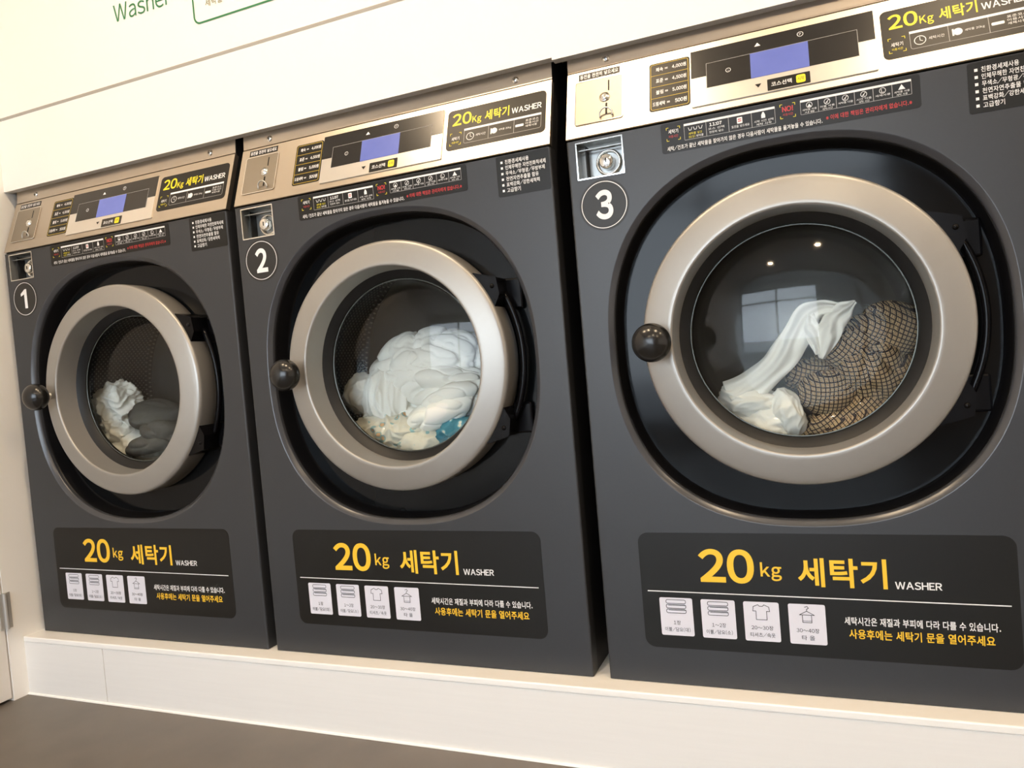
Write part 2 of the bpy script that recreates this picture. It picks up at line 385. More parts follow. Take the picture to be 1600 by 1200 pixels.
# recessed downlights, with two unseen ones added at far right as fill
for i, (lx, ly) in enumerate(LAMPS):
    t = thing('downlight', 'recessed ceiling downlight ' + ('in front of washer 1', 'in front of the gap between washers 2 and 3', 'in front of the right side of washer 3', 'farther back, in line with the middle washer', 'farther back, opposite the nearest washer', 'near the wall, to the right of washer 3, added to brighten the side wall', 'farther back, well to the right of washer 3, added to brighten the side wall')[i], 'downlight', (lx, ly, ZC), 'ceiling downlights')
    def ring(prof, n=32):
        vs = []; k = len(prof)
        for a in range(n):
            q = 2 * math.pi * a / n
            for r, z in prof: vs.append((r * math.cos(q), r * math.sin(q), z))
        return vs, [(a * k + j, ((a + 1) % n) * k + j, ((a + 1) % n) * k + j + 1, a * k + j + 1) for a in range(n) for j in range(k - 1)]
    v, f = ring([(0.052, -0.001), (0.054, -0.008), (0.066, -0.006), (0.068, 0.0)])
    obj('trim_ring', v, f, 'board_white', t, True)
    obj('lens', [(x, y, -0.003) for x, y in circle(0, 0, 0.05, 32)], [tuple(range(31, -1, -1))], 'lamp_glow', t)

# lettering on the wall above the washers
t = thing('wall_lettering', 'thin green Washer lettering on the white wall', 'lettering', (0, 0, 0))
mb = MB(); text(mb, FW, 'Washer', 0.4235, 0.6045, 1.4655, 1.5085, 0.0008, 0.0, 8)
mb.obj('letters', 'green_print', t)
mb = MB(); text(mb, FW, '세탁기', 0.412, 0.62, 1.5185, 1.585, 0.0008); mb.obj('hangul_letters', 'green_print', t)
t = thing('wall_notice', 'green rounded outline frame with small olive text on the wall', 'notice', (0, 0, 0))
mb = MB(); rrline(mb, FW, 0.6615, 1.46, 1.4005, 1.66, 0.018, 0.0042, 0.0008, 8); mb.obj('outline', 'green_print', t)
mb = MB(); text(mb, FW, '세탁물', 0.698, 0.747, 1.4325, 1.4505, 0.0008); mb.obj('small_text', 'olive_print', t)

# ------------------------------------------------------------------ a washer
WW, ZT = 0.7268, 0.978
DX, DZC = 0.3626, 0.6037
OX, OZ, OA, OB, ON = 0.3605, 0.600, 0.3120, 0.3175, 2.40
def opening(d, y, n=120):
    pts = []
    for i in range(n):
        a = 2 * math.pi * i / n; c, s = math.cos(a), math.sin(a)
        k = (abs(c) ** ON + abs(s) ** ON) ** (-1 / ON)
        pts.append((OX + (OA - d) * k * c, y, OZ + (OB - d) * k * s))
    return pts
def rings(loops):
    n = len(loops[0]); vs = [p for l in loops for p in l]
    return vs, [(k * n + i, k * n + (i + 1) % n, (k + 1) * n + (i + 1) % n, (k + 1) * n + i) for k in range(len(loops) - 1) for i in range(n)]
LBX = (0.0178, 0.1008, 0.9045, 0.9685)     # lock box cut-out

def make_washer():
    R = thing('washer', '', 'washing machine', group='row of washers')
    # front panel with the door opening and the lock-box cut-out
    e = 0.0035
    bm = bmesh.new()
    def loop(pts):
        vs = [bm.verts.new(p) for p in pts]; return [bm.edges.new((vs[i], vs[(i + 1) % len(vs)])) for i in range(len(vs))]
    ed = loop([(e, 0, 0.001), (WW - e, 0, 0.001), (WW - e, 0, ZT - 0.004), (e, 0, ZT - 0.004)])
    ed += loop(opening(0, 0)); a, b, c, d = LBX
    ed += loop([(a, 0, c), (b, 0, c), (b, 0, d), (a, 0, d)])
    bmesh.ops.triangle_fill(bm, edges=ed, use_beauty=True, use_dissolve=False)
    bm.verts.index_update(); m = MB()
    for f in bm.faces: f.normal_update()
    m.add([v.co.copy() for v in bm.verts], [[v.index for v in (f.verts if f.normal.y < 0 else reversed(f.verts))] for f in bm.faces]); bm.free()
    for sx, x in ((e, 0.0), (WW - e, WW)):
        prev = (sx, 0.0)
        for q in (30, 60, 90):
            qa = math.radians(q); cur = (sx + (x - sx) * math.sin(qa), e - e * math.cos(qa))
            m.add([(prev[0], prev[1], 0.001), (cur[0], cur[1], 0.001), (cur[0], cur[1], ZT - 0.004), (prev[0], prev[1], ZT - 0.004)], [(0, 1, 2, 3)]); prev = cur
        m.add([(x, e, 0.001), (x, 0.03, 0.001), (x, 0.03, ZT - 0.004), (x, e, ZT - 0.004)], [(0, 1, 2, 3)])
    m.add([(0, 0, ZT - 0.004), (WW, 0, ZT - 0.004), (WW, 0.02, ZT - 0.002), (0, 0.02, ZT - 0.002)], [(0, 1, 2, 3)])
    m.obj('front_panel', 'cabinet_grey', R)
    m = MB()
    def side(x):
        return [(x, 0.02, 0.0), (x, 0.72, 0.0), (x, 0.72, 1.165), (x, 0.056, 1.165), (x, 0.051, 1.11), (x, 0.006, ZT)]
    l, r = side(0.001), side(WW - 0.001)
    m.add(l + r, [tuple(range(5, -1, -1)), tuple(range(6, 12)), (0, 1, 7, 6), (1, 2, 8, 7), (2, 3, 9, 8)])
    m.obj('cabinet', 'cabinet_side', R)
    # rolled rim and black recess
    L = [opening(d, y) for d, y in ((0.0, 0.0), (0.0008, 0.0002), (0.0018, 0.0008), (0.0050, 0.0034), (0.0082, 0.0062), (0.0094, 0.0076), (0.0101, 0.0095), (0.0103, 0.0160))]
    v, f = rings(L); obj('opening_rim', v, f, 'rim_metal', R, True)
    v, f = rings([opening(0.0100, 0.014), opening(0.0125, 0.018), opening(0.0135, 0.050), opening(0.0150, 0.052), opening(0.0165, 0.054)]); obj('recess_wall', v, f, 'black_wall', R, True)
    n = 120
    inner = [(DX + 0.20 * math.cos(2 * math.pi * i / n), 0.054, DZC + 0.20 * math.sin(2 * math.pi * i / n)) for i in range(n)]
    v, f = rings([opening(0.0160, 0.054), inner]); obj('door_surround', v, f, 'black_gloss', R)
    # drum
    MB().lathe([(0.185, 0.060), (0.215, 0.075), (0.29, 0.078)], DX, DZC).obj('drum_mouth', 'rubber', R, True)
    m = MB(); nd = 96; pd = [(0.29, 0.078), (0.292, 0.2), (0.29, 0.325), (0.275, 0.338)]; uvd = []
    for i in range(nd + 1):
        a = 2 * math.pi * i / nd; m.v += [(DX + r * math.cos(a), y, DZC + r * math.sin(a)) for r, y in pd]; uvd += [(a * 0.29, y) for r, y in pd]
    m.f = [(i * 4 + k, i * 4 + k + 1, i * 4 + k + 5, i * 4 + k + 4) for i in range(nd) for k in range(3)]
    obj('drum', m.v, m.f, 'drum_steel', R, True, uvd)
    MB().lathe([(0.276, 0.337), (0.25, 0.341), (0.24, 0.335), (0.10, 0.338), (0.09, 0.33), (0.0005, 0.328)], DX, DZC).obj('drum_back', 'drum_back', R, True)
    # door
    dr = MB().lathe([(0.190, 0.060), (0.236, 0.0535), (0.2490, 0.050), (0.2505, 0.046), (0.2508, 0.000), (0.2505, -0.0045), (0.2492, -0.0080), (0.2468, -0.0102), (0.2430, -0.0116), (0.2340, -0.0138), (0.2200, -0.0168), (0.2080, -0.0192), (0.2030, -0.0200), (0.2005, -0.0196), (0.1992, -0.0182), (0.1985, -0.0155), (0.1955, 0.030), (0.1945, 0.034), (0.190, 0.036)], DX, DZC, 128).obj('door', 'ring_champagne', R, True)
    MB().lathe([(0.1955, 0.031), (0.1935, 0.0325), (0.1805, 0.0435), (0.1785, 0.047), (0.1785, 0.056), (0.185, 0.062)], DX, DZC).obj('gasket', 'rubber', dr, True)
    sag, y0, rg = 0.028, 0.051, 0.1790; Rs = (rg * rg + sag * sag) / 2 / sag
    prof = []
    for i in range(17):
        q = rg * (1 - i / 16); prof.append((max(q, 0.0003), y0 - sag + Rs - math.sqrt(Rs * Rs - q * q)))
    MB().lathe(prof, DX, DZC).obj('door_glass', 'door_glass', dr, True)
    MB().lathe([(0.1780, 0.052), (0.1755, 0.060), (0.1715, 0.072), (0.166, 0.083), (0.158, 0.092), (0.146, 0.098), (0.125, 0.102), (0.09, 0.106), (0.05, 0.1085), (0.0003, 0.109)], DX, DZC).obj('glass_bowl', 'bowl_glass', dr, True)
    MB().lathe([(0.1760, 0.0470), (0.1772, 0.0462), (0.1788, 0.0468), (0.1788, 0.0500)], DX, DZC).obj('glass_rim', 'glass_edge', dr, True)
    # knob
    kx, kz = 0.1345, 0.6050
    MB().lathe([(0.0003, -0.034), (0.0075, -0.034), (0.0075, -0.014), (0.011, -0.013), (0.0115, -0.008)], kx, kz, 24).obj('knob_stem', 'chrome_dull', dr, True)
    MB().sphere((kx, -0.052, kz), 0.0330, 32, 20, 0.80).obj('knob', 'knob_black', dr, True)
    # hinges and the curved bar that joins them
    for s in (1, -1):
        z = lambda q: DZC + s * q
        pts = [(0.541, z(0.158)), (0.556, z(0.163)), (0.601, z(0.150)), (0.606, z(0.118)), (0.594, z(0.095)), (0.581, z(0.100))]
        if s < 0: pts = pts[::-1]
        m = MB(); plate(m, FP, pts, -0.05, 0.004); m.obj('hinge', 'black_plastic', R)
        m = MB().box(0.594, 0.634, 0.042, 0.0535, min(z(0.09), z(0.15)), max(z(0.09), z(0.15)), 0.004); m.obj('hinge_plate', 'black_plastic', R)
        m = MB(); cx, cz = 0.592, z(0.134); m.lathe([(0.0003, -0.0075), (0.003, -0.007), (0.0045, -0.005), (0.0048, -0.003)], cx, cz, 14); m.obj('hinge_screw', 'black_plastic', R, True)
    arc = [(DX + 0.268 * math.cos(math.radians(a)), 0.030, DZC + 0.268 * math.sin(math.radians(a))) for a in range(-27, 28, 3)]
    MB().tube(arc, 0.0065, 12).obj('hinge_bar', 'black_plastic', R, True)

    # control panel: bent brushed steel
    def sheet(name, prof, x0, x1, parent=R):
        vs = []; uv = []; s = 0
        for i, (y, z) in enumerate(prof):
            if i: s += math.hypot(y - prof[i - 1][0], z - prof[i - 1][1])
            vs += [(x0, y, z), (x1, y, z)]; uv += [(x0, s), (x1, s)]
        fs = [(2 * i, 2 * i + 1, 2 * i + 3, 2 * i + 2) for i in range(len(prof) - 1)]
        return obj(name, vs, fs, 'brushed_steel', parent, uv=uv)
    P = lambda s, h=0: (FS(0, s, h).y, FS(0, s, h).z)
    cp = sheet('control_panel', [(0.012, ZT - 0.001), (0.002, ZT - 0.0005), P(0.0012), P(SL - 0.0022), P(SL - 0.0010, -0.0015), P(SL - 0.001, -0.006)], 0.0, WW)
    for x in (0.0, WW):
        a = [(x, *P(0.0012)), (x, *P(SL - 0.002)), (x, *P(SL - 0.002, -0.012)), (x, *P(0.002, -0.012))]
        obj('panel_edge', a, [(0, 1, 2, 3)], 'brushed_steel', R, uv=[(v[1], v[2]) for v in a])
    sheet('top_strip', [P(SL + 0.0005, -0.006), P(SL + 0.0005, -0.0005), (0.0482, 1.1125), (0.0530, 1.166)], 0.0, WW)
    for x in (0.0725, 0.6535):
        c = Vector((x, 0.0505, 1.1233))
        m = MB().lathe([(0.0003, c.y - 0.0048), (0.0035, c.y - 0.0045), (0.0062, c.y - 0.003), (0.0078, c.y - 0.0003), (0.0085, c.y + 0.001)], c.x, c.z, 20)
        sc = m.obj('panel_screw', 'chrome', R, True)
        MB().box(c.x - 0.0035, c.x + 0.0035, c.y - 0.0052, c.y - 0.004, c.z - 0.0006, c.z + 0.0006).add([], []).box(c.x - 0.0006, c.x + 0.0006, c.y - 0.0052, c.y - 0.004, c.z - 0.0035, c.z + 0.0035).obj('screw_slot', 'slot_black', sc)

    # coin plate
    m = MB(); plate(m, FS, rr(0.0168, 0.1032, 0.0258, 0.1150, 0.004), 0.0, 0.0012); cpl = m.obj('coin_plate', 'satin_plate', R)
    m = MB(); rrline(m, FS, 0.0160, 0.1040, 0.0250, 0.1158, 0.0045, 0.0014, 0.0016); m.obj('plate_border', 'chrome', cpl)
    m = MB(); plate(m, FS, [(0.0769, 0.0863), (0.0792, 0.0863), (0.0792, 0.1075), (0.0769, 0.1075)], 0.0, 0.0016); m.obj('coin_slot', 'slot_black', cpl)
    m = MB(); q = FS(0.0708, 0.0732)
    def disc(mb, u, v, prof, n=22):
        k = len(prof); vs = [FS(u + r * math.cos(2 * math.pi * i / n), v + r * math.sin(2 * math.pi * i / n), h) for i in range(n) for r, h in prof]
        mb.add(vs, [(i * k + j, i * k + j + 1, ((i + 1) % n) * k + j + 1, ((i + 1) % n) * k + j) for i in range(n) for j in range(k - 1)]); return mb
    disc(m, 0.0708, 0.0732, [(0.0003, 0.0065), (0.0045, 0.006), (0.0066, 0.0045), (0.0075, 0.003), (0.0092, 0.0028), (0.0096, 0.0012)]).obj('return_button', 'chrome', cpl, True)
    m = MB(); plate(m, FS, rr(0.0726, 0.0760, 0.0380, 0.0606, 0.001, 3), 0.0, 0.0017); m.obj('lever_slot', 'slot_black', cpl)
    m = MB(); arc = [FS(0.0745 + 0.0115 * math.cos(math.radians(a)), 0.0345 + 0.0105 * math.sin(math.radians(a)), 0.004 + 0.006 * max(0, math.cos(math.radians(a - 90)))) for a in range(-20, 201, 20)]
    m.tube(arc, 0.0014, 8); m.obj('return_lever', 'chrome_dull', cpl, True)
    m = MB(); plate(m, FS, [(0.0216, 0.1190), (0.0978, 0.1190), (0.0978, 0.1328), (0.0216, 0.1328)], 0.0, 0.0004); ct = m.obj('coin_label', 'sticker_dark', R)
    m = MB(); text(m, FS, '동전을 천천히 넣으세요', 0.0245, 0.0950, 0.1213, 0.1303, 0.0007, 0.02); m.obj('label_text', 'print_white', ct)
    # price label
    m = MB(); plate(m, FS, rr(0.1507, 0.2205, 0.0224, 0.1196, 0.005), 0.0, 0.0005); pr = m.obj('price_label', 'sticker_dark', R)
    m = MB(); rrline(m, FS, 0.1530, 0.2182, 0.0247, 0.1173, 0.0045, 0.0011, 0.0008)
    for i in (1, 2, 3):
        v = 0.0247 + 0.0926 * i / 4; flat(m, FS, [(0.1535, v - 0.0005), (0.2177, v - 0.0005), (0.2177, v + 0.0005), (0.1535, v + 0.0005)], 0.0008)
    m.obj('gold_lines', 'print_gold', pr)
    m = MB()
    for i, (a, b) in enumerate((('쾌속', '4,000원'), ('표준', '4,500원'), ('불림', '5,000원'), ('드럼세탁', '500원'))):
        v = 0.0247 + 0.0926 * (3.5 - i) / 4; w = 0.0215 if i == 3 else 0.0125
        u = 0.1565 if i == 3 else 0.1625
        text(m, FS, a, u, u + w, v - 0.0042, v + 0.0042, 0.0008, 0.02)
        text(m, FS, b, 0.1905 if i < 3 else 0.1945, 0.2145, v - 0.0045, v + 0.0042, 0.0008, 0.02)
        u2 = u + w + 0.003; flat(m, FS, [(u2, v + 0.0004), (u2 + 0.005, v + 0.0004), (u2 + 0.005, v + 0.0014), (u2, v + 0.0014)], 0.0008); flat(m, FS, [(u2, v - 0.0014), (u2 + 0.005, v - 0.0014), (u2 + 0.005, v - 0.0004), (u2, v - 0.0004)], 0.0008)
    m.obj('price_text', 'print_white', pr)
    # display
    m = MB(); plate(m, FS, rr(0.2225, 0.5055, 0.0142, 0.1243, 0.002, 3), 0.0, 0.0022); dp = m.obj('display_panel', 'display_silver', R)
    m = MB(); plate(m, FS, [(0.2228, 0.0702), (0.2478, 0.0702), (0.2478, 0.0462), (0.4808, 0.0462), (0.4808, 0.0708), (0.5052, 0.0708), (0.5052, 0.1240), (0.2228, 0.1240)], 0.0, 0.0026); m.obj('display_mask', 'display_black', dp)
    m = MB(); stroke(m, FS, [(0.2482, 0.0465), (0.2482, 0.0940), (0.4806, 0.0946), (0.4806, 0.0465)], 0.0007, 0.0029); m.obj('mask_line', 'print_grey', dp)
    m = MB(); plate(m, FS, [(0.3191, 0.0462), (0.4085, 0.0462), (0.4085, 0.0940), (0.3191, 0.0940)], 0.0, 0.0030); m.obj('screen', 'lcd_screen', dp)
    m = MB(); flat(m, FS, [(0.3265, 0.1060), (0.3365, 0.1060), (0.3315, 0.1128)], 0.0029); m.obj('arrow_mark', 'print_white', dp)
    m = MB()
    rrl = lambda mb, cx, cy, r, w, fr=FS, h=0.0029: outline(mb, fr, circle(cx, cy, r, 20), circle(cx, cy, r - w, 20), h)
    rrl(m, 0.3980, 0.1108, 0.0048, 0.0008); text(m, FS, 'P', 0.3966, 0.3994, 0.1084, 0.1132, 0.0029); m.obj('ring_mark', 'print_white', dp); m = MB(); rrl(m, 0.2836, 0.0722, 0.0042, 0.0008); text(m, FS, '1', 0.2829, 0.2843, 0.0702, 0.0742, 0.0029)
    m.obj('ring_mark', 'print_white', dp)
    m = MB(); flat(m, FS, [(0.3245, 0.0330), (0.3295, 0.0262), (0.3345, 0.0330)], 0.0026); m.obj('arrow_mark', 'display_black', dp); m = MB(); plate(m, FS, rr(0.3435, 0.4082, 0.0160, 0.0372, 0.001, 2), 0.0, 0.0026); m.obj('course_tag', 'display_black', dp)
    m = MB(); text(m, FS, '코스선택', 0.3495, 0.3805, 0.0222, 0.0308, 0.0029, 0.01); m.obj('tag_text', 'print_white', dp)
    m = MB(); plate(m, FS, rr(0.3872, 0.4012, 0.0192, 0.0340, 0.003, 3), 0.0, 0.0030); m.obj('start_mark', 'print_lime', dp)
    m = MB(); text(m, FS, '시작', 0.3892, 0.3992, 0.0232, 0.0300, 0.0033); m.obj('start_text', 'print_ink', dp)
    # capacity label
    m = MB(); plate(m, FS, rr(0.5140, 0.7175, 0.0285, 0.1178, 0.009), 0.0, 0.0005); cl = m.obj('capacity_label', 'sticker_dark', R)
    for nm, tx, a, b, c, d, bo, mt in (('numeral_print', '20', 0.5245, 0.5655, 0.0815, 0.1085, 0.022, 'print_lime'), ('unit_print', 'Kg', 0.5675, 0.5865, 0.0770, 0.0955, 0.018, 'print_lime'), ('hangul_print', '세탁기', 0.5935, 0.6440, 0.0795, 0.1020, 0.022, 'print_lime'), ('word_print', 'WASHER', 0.6490, 0.7090, 0.0815, 0.0940, 0.02, 'print_white')):
        m = MB(); text(m, FS, tx, a, b, c, d, 0.0008, bo, 4); m.obj(nm, mt, cl)
    m = MB()
    flat(m, FS, [(0.5515, 0.0665), (0.7090, 0.0665), (0.7090, 0.0710), (0.5515, 0.0710)], 0.0008)
    rrl(m, 0.5650, 0.0520, 0.0082, 0.0011, FS, 0.0008); stroke(m, FS, [(0.565, 0.0575), (0.565, 0.052), (0.5685, 0.050)], 0.0009, 0.0008)
    flat(m, FS, circle(0.6150, 0.0530, 0.0062, 20), 0.0008); flat(m, FS, [(0.6075, 0.0468), (0.6100, 0.0468), (0.6100, 0.0590), (0.6075, 0.0590)], 0.0008)
    flat(m, FS, rr(0.6580, 0.6745, 0.0500, 0.0552, 0.0015, 3), 0.0008)
    text(m, FS, '세탁시간', 0.5765, 0.5975, 0.0495, 0.0550, 0.0008); text(m, FS, '세탁물 20kg', 0.6240, 0.6495, 0.0500, 0.0550, 0.0008)
    text(m, FS, '표준코스', 0.6780, 0.7040, 0.0580, 0.0625, 0.0008); text(m, FS, '이용시간', 0.6780, 0.7040, 0.0520, 0.0565, 0.0008); text(m, FS, '세제사용', 0.6780, 0.7010, 0.0460, 0.0505, 0.0008)
    text(m, FS, '세탁기', 0.5255, 0.5420, 0.0495, 0.0570, 0.0008, 0.01)
    m.obj('white_letters', 'print_white', cl)
    m = MB(); rrline(m, FS, 0.5515, 0.7090, 0.0385, 0.0710, 0.004, 0.0007, 0.00075)
    for u in (0.6030, 0.6550): flat(m, FS, [(u - 0.0004, 0.0385), (u + 0.0004, 0.0385), (u + 0.0004, 0.067), (u - 0.0004, 0.067)], 0.00075)
    m.obj('cell_lines', 'print_grey', cl)
    def brackets(mb, fr, u0, u1, v0, v1, k, w, h):
        for su, uu in ((1, u0), (-1, u1)):
            for sv, vv in ((1, v0), (-1, v1)): stroke(mb, fr, [(uu + su * k, vv), (uu, vv), (uu, vv + sv * k)], w, h)
    m = MB(); brackets(m, FS, 0.5222, 0.5452, 0.0390, 0.0655, 0.004, 0.0009, 0.0008); text(m, FS, '이용시간', 0.5262, 0.5412, 0.0425, 0.0470, 0.0008); m.obj('bracket_marks', 'print_lime', cl)

    # lock box
    a, b, c, d = LBX
    m = MB(); outline(m, FP, rr(a - 0.0012, b + 0.0012, c - 0.0012, d + 0.0012, 0.0012, 2), rr(a + 0.0010, b - 0.0010, c + 0.0010, d - 0.0010, 0.0008, 2), 0.0012); lb = m.obj('lock_box', 'chrome', R)
    m = MB(); y1 = 0.030
    m.add([(a, 0, c), (b, 0, c), (b, 0, d), (a, 0, d), (a, y1, c), (b, y1, c), (b, y1, d), (a, y1, d)], [(0, 1, 5, 4), (1, 2, 6, 5), (2, 3, 7, 6), (3, 0, 4, 7), (4, 5, 6, 7)]); m.obj('box_lining', 'zinc_plate', lb)
    MB().box(0.0308, 0.0326, 0.010, 0.0295, c + 0.001, d - 0.004).obj('divider', 'slot_black', lb)
    MB().box(a + 0.001, b - 0.001, 0.008, 0.022, d - 0.012, d - 0.0105).obj('top_flange', 'zinc_plate', lb)
    MB().lathe([(0.024, 0.0298), (0.023, 0.022), (0.0215, 0.0195), (0.0195, 0.0195), (0.0185, 0.0285)], 0.0690, 0.9325, 36).obj('lock_collar', 'chrome', lb, True)
    MB().lathe([(0.0003, 0.0080), (0.0105, 0.0082), (0.0122, 0.0095), (0.0128, 0.012), (0.0128, 0.029)], 0.0672, 0.9325, 32).obj('lock_cylinder', 'chrome', lb, True)
    m = MB().box(0.0665, 0.0682, 0.0072, 0.0090, 0.9290, 0.9375); m.obj('keyhole', 'slot_black', lb)
    for x in (0.0385, 0.0965): MB().lathe([(0.0003, 0.0255), (0.0025, 0.026), (0.0034, 0.0285), (0.0036, 0.0299)], x, c + 0.006, 12).obj('lock_screw', 'chrome', lb, True)

    # number sticker
    m = MB(); plate(m, FP, circle(0.0603, 0.8547, 0.0447, 56), 0.0, 0.0004); ns = m.obj('number_sticker', 'sticker_number', R)
    m = MB(); outline(m, FP, circle(0.0603, 0.8547, 0.0412, 56), circle(0.0603, 0.8547, 0.0399, 56), 0.0007); m.obj('white_ring', 'print_white', ns)

    # course sticker
    m = MB(); plate(m, FP, rr(0.1685, 0.5590, 0.9225, 0.9735 - 0.0006, 0.005), 0.0, 0.0004); cs = m.obj('course_sticker', 'sticker_dark', R)
    wm, gm, ym, rm = MB(), MB(), MB(), MB(); h = 0.0007
    flat(wm, FP, [(0.2075, 0.9628), (0.3520, 0.9628), (0.3520, 0.9664), (0.2075, 0.9664)], h); flat(wm, FP, [(0.3905, 0.9640), (0.5470, 0.9640), (0.5470, 0.9674), (0.3905, 0.9674)], h)
    rrline(gm, FP, 0.2072, 0.3523, 0.9392, 0.9664, 0.001, 0.0006, h - 0.0001, 2); rrline(gm, FP, 0.3902, 0.5473, 0.9446, 0.9674, 0.001, 0.0006, h - 0.0001, 2)
    for i in (1, 2, 3): u = 0.2075 + 0.1445 * i / 4; flat(gm, FP, [(u - 0.0004, 0.9392), (u + 0.0004, 0.9392), (u + 0.0004, 0.964), (u - 0.0004, 0.964)], h - 0.0001)
    for i in range(1, 6): u = 0.3905 + 0.1565 * i / 6; flat(gm, FP, [(u - 0.0004, 0.9446), (u + 0.0004, 0.9446), (u + 0.0004, 0.965), (u - 0.0004, 0.965)], h - 0.0001)
    cw = 0.1445 / 4
    for k in range(3): u = 0.2145 + 0.0085 * k; stroke(wm, FP, [(u, 0.9590), (u + 0.0015, 0.9545), (u + 0.0045, 0.9545), (u + 0.006, 0.9590)], 0.0008, h)
    text(ym, FP, '세탁물 넣고', 0.2145, 0.2365, 0.9468, 0.9508, h); text(ym, FP, '문을 열고', 0.2145, 0.2250, 0.9415, 0.9455, h); text(wm, FP, '세탁물', 0.2262, 0.2385, 0.9415, 0.9455, h)
    text(wm, FP, '11:07', 0.2490, 0.2690, 0.9545, 0.9600, h, 0.03)
    for q, (u0, u1) in enumerate(((0.2465, 0.2725), (0.2480, 0.2710))): text(wm, FP, '코스 선택' if q == 0 else '천천히 넣으', u0, u1, 0.9485 - q * 0.0055, 0.9523 - q * 0.0055, h)
    flat(wm, FP, rr(0.2930, 0.3015, 0.9500, 0.9600, 0.001, 2), h); flat(rm, FP, [(0.2945, 0.9560), (0.3000, 0.9560), (0.3000, 0.9575), (0.2945, 0.9575)], h + 0.0002); flat(rm, FP, [(0.2945, 0.9530), (0.3000, 0.9530), (0.3000, 0.9545), (0.2945, 0.9545)], h + 0.0002)
    text(wm, FP, '동전을 넣으세요', 0.2840, 0.3120, 0.9440, 0.9482, h)
    flat(wm, FP, [(0.3310, 0.9515), (0.3370, 0.9515), (0.3370, 0.9565), (0.3350, 0.9610), (0.3330, 0.9610), (0.3310, 0.9565)], h)
    text(wm, FP, '시작 시간 선택', 0.3195, 0.3490, 0.9455, 0.9493, h); text(wm, FP, '세탁 시작', 0.3225, 0.3460, 0.9408, 0.9443, h)
    cw = 0.1565 / 6
    for k in range(6):
        u = 0.3905 + cw * (k + 0.5); v = 0.9582
        if k == 5: flat(wm, FP, [(u - 0.0048, 0.9545), (u + 0.0048, 0.9545), (u, 0.9622)], h)
        else:
            rrl(wm, u, v, 0.0046, 0.0007, FP, h)
            if k == 0: flat(wm, FP, [(u - 0.003, v - 0.003), (u + 0.003, v - 0.003), (u, v + 0.002)], h)
            elif k < 4: stroke(wm, FP, [(u - 0.0028, v - 0.0030), (u + 0.0028, v + 0.0030)], 0.0008, h); text(wm, FP, 'x', u - 0.001, u + 0.001, v - 0.003, v, h)
            else: stroke(wm, FP, [(u - 0.0015, v + 0.0025), (u - 0.0015, v - 0.0025), (u + 0.002, v - 0.0025)], 0.0007, h)
        text(wm, FP, ('세탁물 사용', '이불 사용', '세탁물 다음', '시간 다음', '세제사용', '세탁물 사용')[k], u - 0.0105, u + 0.0105, 0.9498, 0.9530, h)
        if k in (0, 1, 3, 5): text(wm, FP, ('사용', '세탁시간', '', '세탁 시간', '', '세탁 사용')[k], u - 0.0075, u + 0.0075, 0.9458, 0.9488, h)
    for a, b, c, d in ((0.1780, 0.2005, 0.9430, 0.9650), (0.3600, 0.3825, 0.9445, 0.9665)):
        m = MB(); brackets(m, FP, a, b, c, d, 0.0035, 0.0008, h); m.obj('bracket_marks', 'print_lime', cs)
    text(wm, FP, '세탁기', 0.1812, 0.1975, 0.9545, 0.9615, h, 0.01); m = MB(); text(m, FP, '이용시간', 0.1815, 0.1970, 0.9475, 0.9520, h); m.obj('red_caption', 'print_red', cs)
    m = MB(); text(m, FP, 'NO!', 0.3630, 0.3795, 0.9545, 0.9630, h, 0.03); text(m, FP, '사용시간', 0.3635, 0.3790, 0.9480, 0.9520, h); m.obj('red_heading', 'print_red', cs)
    text(wm, FP, '세탁/건조가 끝난 세탁물을 찾아가지 않은 경우 다음사람이 세탁물을 옮겨놓을 수 있습니다.', 0.1775, 0.4210, 0.9258, 0.9338, h, 0.01)
    m = MB(); text(m, FP, '※이에 대한 책임은 관리자에게 없습니다.※', 0.4265, 0.5465, 0.9288, 0.9368, h, 0.01); m.obj('red_notice', 'print_red', cs)
    wm.obj('white_print', 'print_white', cs); gm.obj('cell_lines', 'print_grey', cs); ym.obj('yellow_print', 'print_lime', cs); rm.obj('red_icon', 'print_red', cs)

    # feature sticker
    m = MB(); plate(m, FP, rr(0.6200, 0.7238, 0.8985, 0.9735 - 0.0006, 0.004), 0.0, 0.0004); fs = m.obj('feature_sticker', 'sticker_dark', R)
    m = MB()
    for i, (s, w) in enumerate((('친환경세제사용', 0.0470), ('인체무해한 자연친화적세제', 0.0790), ('무색소/무형광/무방부제', 0.0765), ('천연자연추출물 함유', 0.0640), ('표백강화/강한세척력', 0.0650), ('고급향기', 0.0270))):
        v = 0.9612 - 0.0104 * i; flat(m, FP, [(0.6291, v - 0.0021), (0.6333, v - 0.0021), (0.6333, v + 0.0021), (0.6291, v + 0.0021)], h)
        text(m, FP, s, 0.6379, 0.6379 + w, v - 0.0041, v + 0.0041, h, 0.01)
    m.obj('white_print', 'print_white', fs)

    # large sticker below the door
    m = MB(); plate(m, FP, rr(0.0719, 0.6446, 0.0657, 0.2713, 0.018), 0.0, 0.0004); ms = m.obj('main_sticker', 'sticker_dark', R)
    for nm, tx, a, b, c, d, bo in (('numeral_print', '20', 0.1752, 0.2665, 0.1850, 0.2438, 0.028), ('unit_print', 'kg', 0.2765, 0.3100, 0.1912, 0.2225, 0.018), ('hangul_print', '세탁기', 0.3350, 0.4675, 0.1835, 0.2315, 0.022), ('request_print', '사용후에는 세탁기 문을 열어주세요', 0.4065, 0.6090, 0.1007, 0.1165, 0.018)):
        m = MB(); text(m, FP, tx, a, b, c, d, h, bo, 8 if nm == 'numeral_print' else 4); m.obj(nm, 'print_yellow', ms)
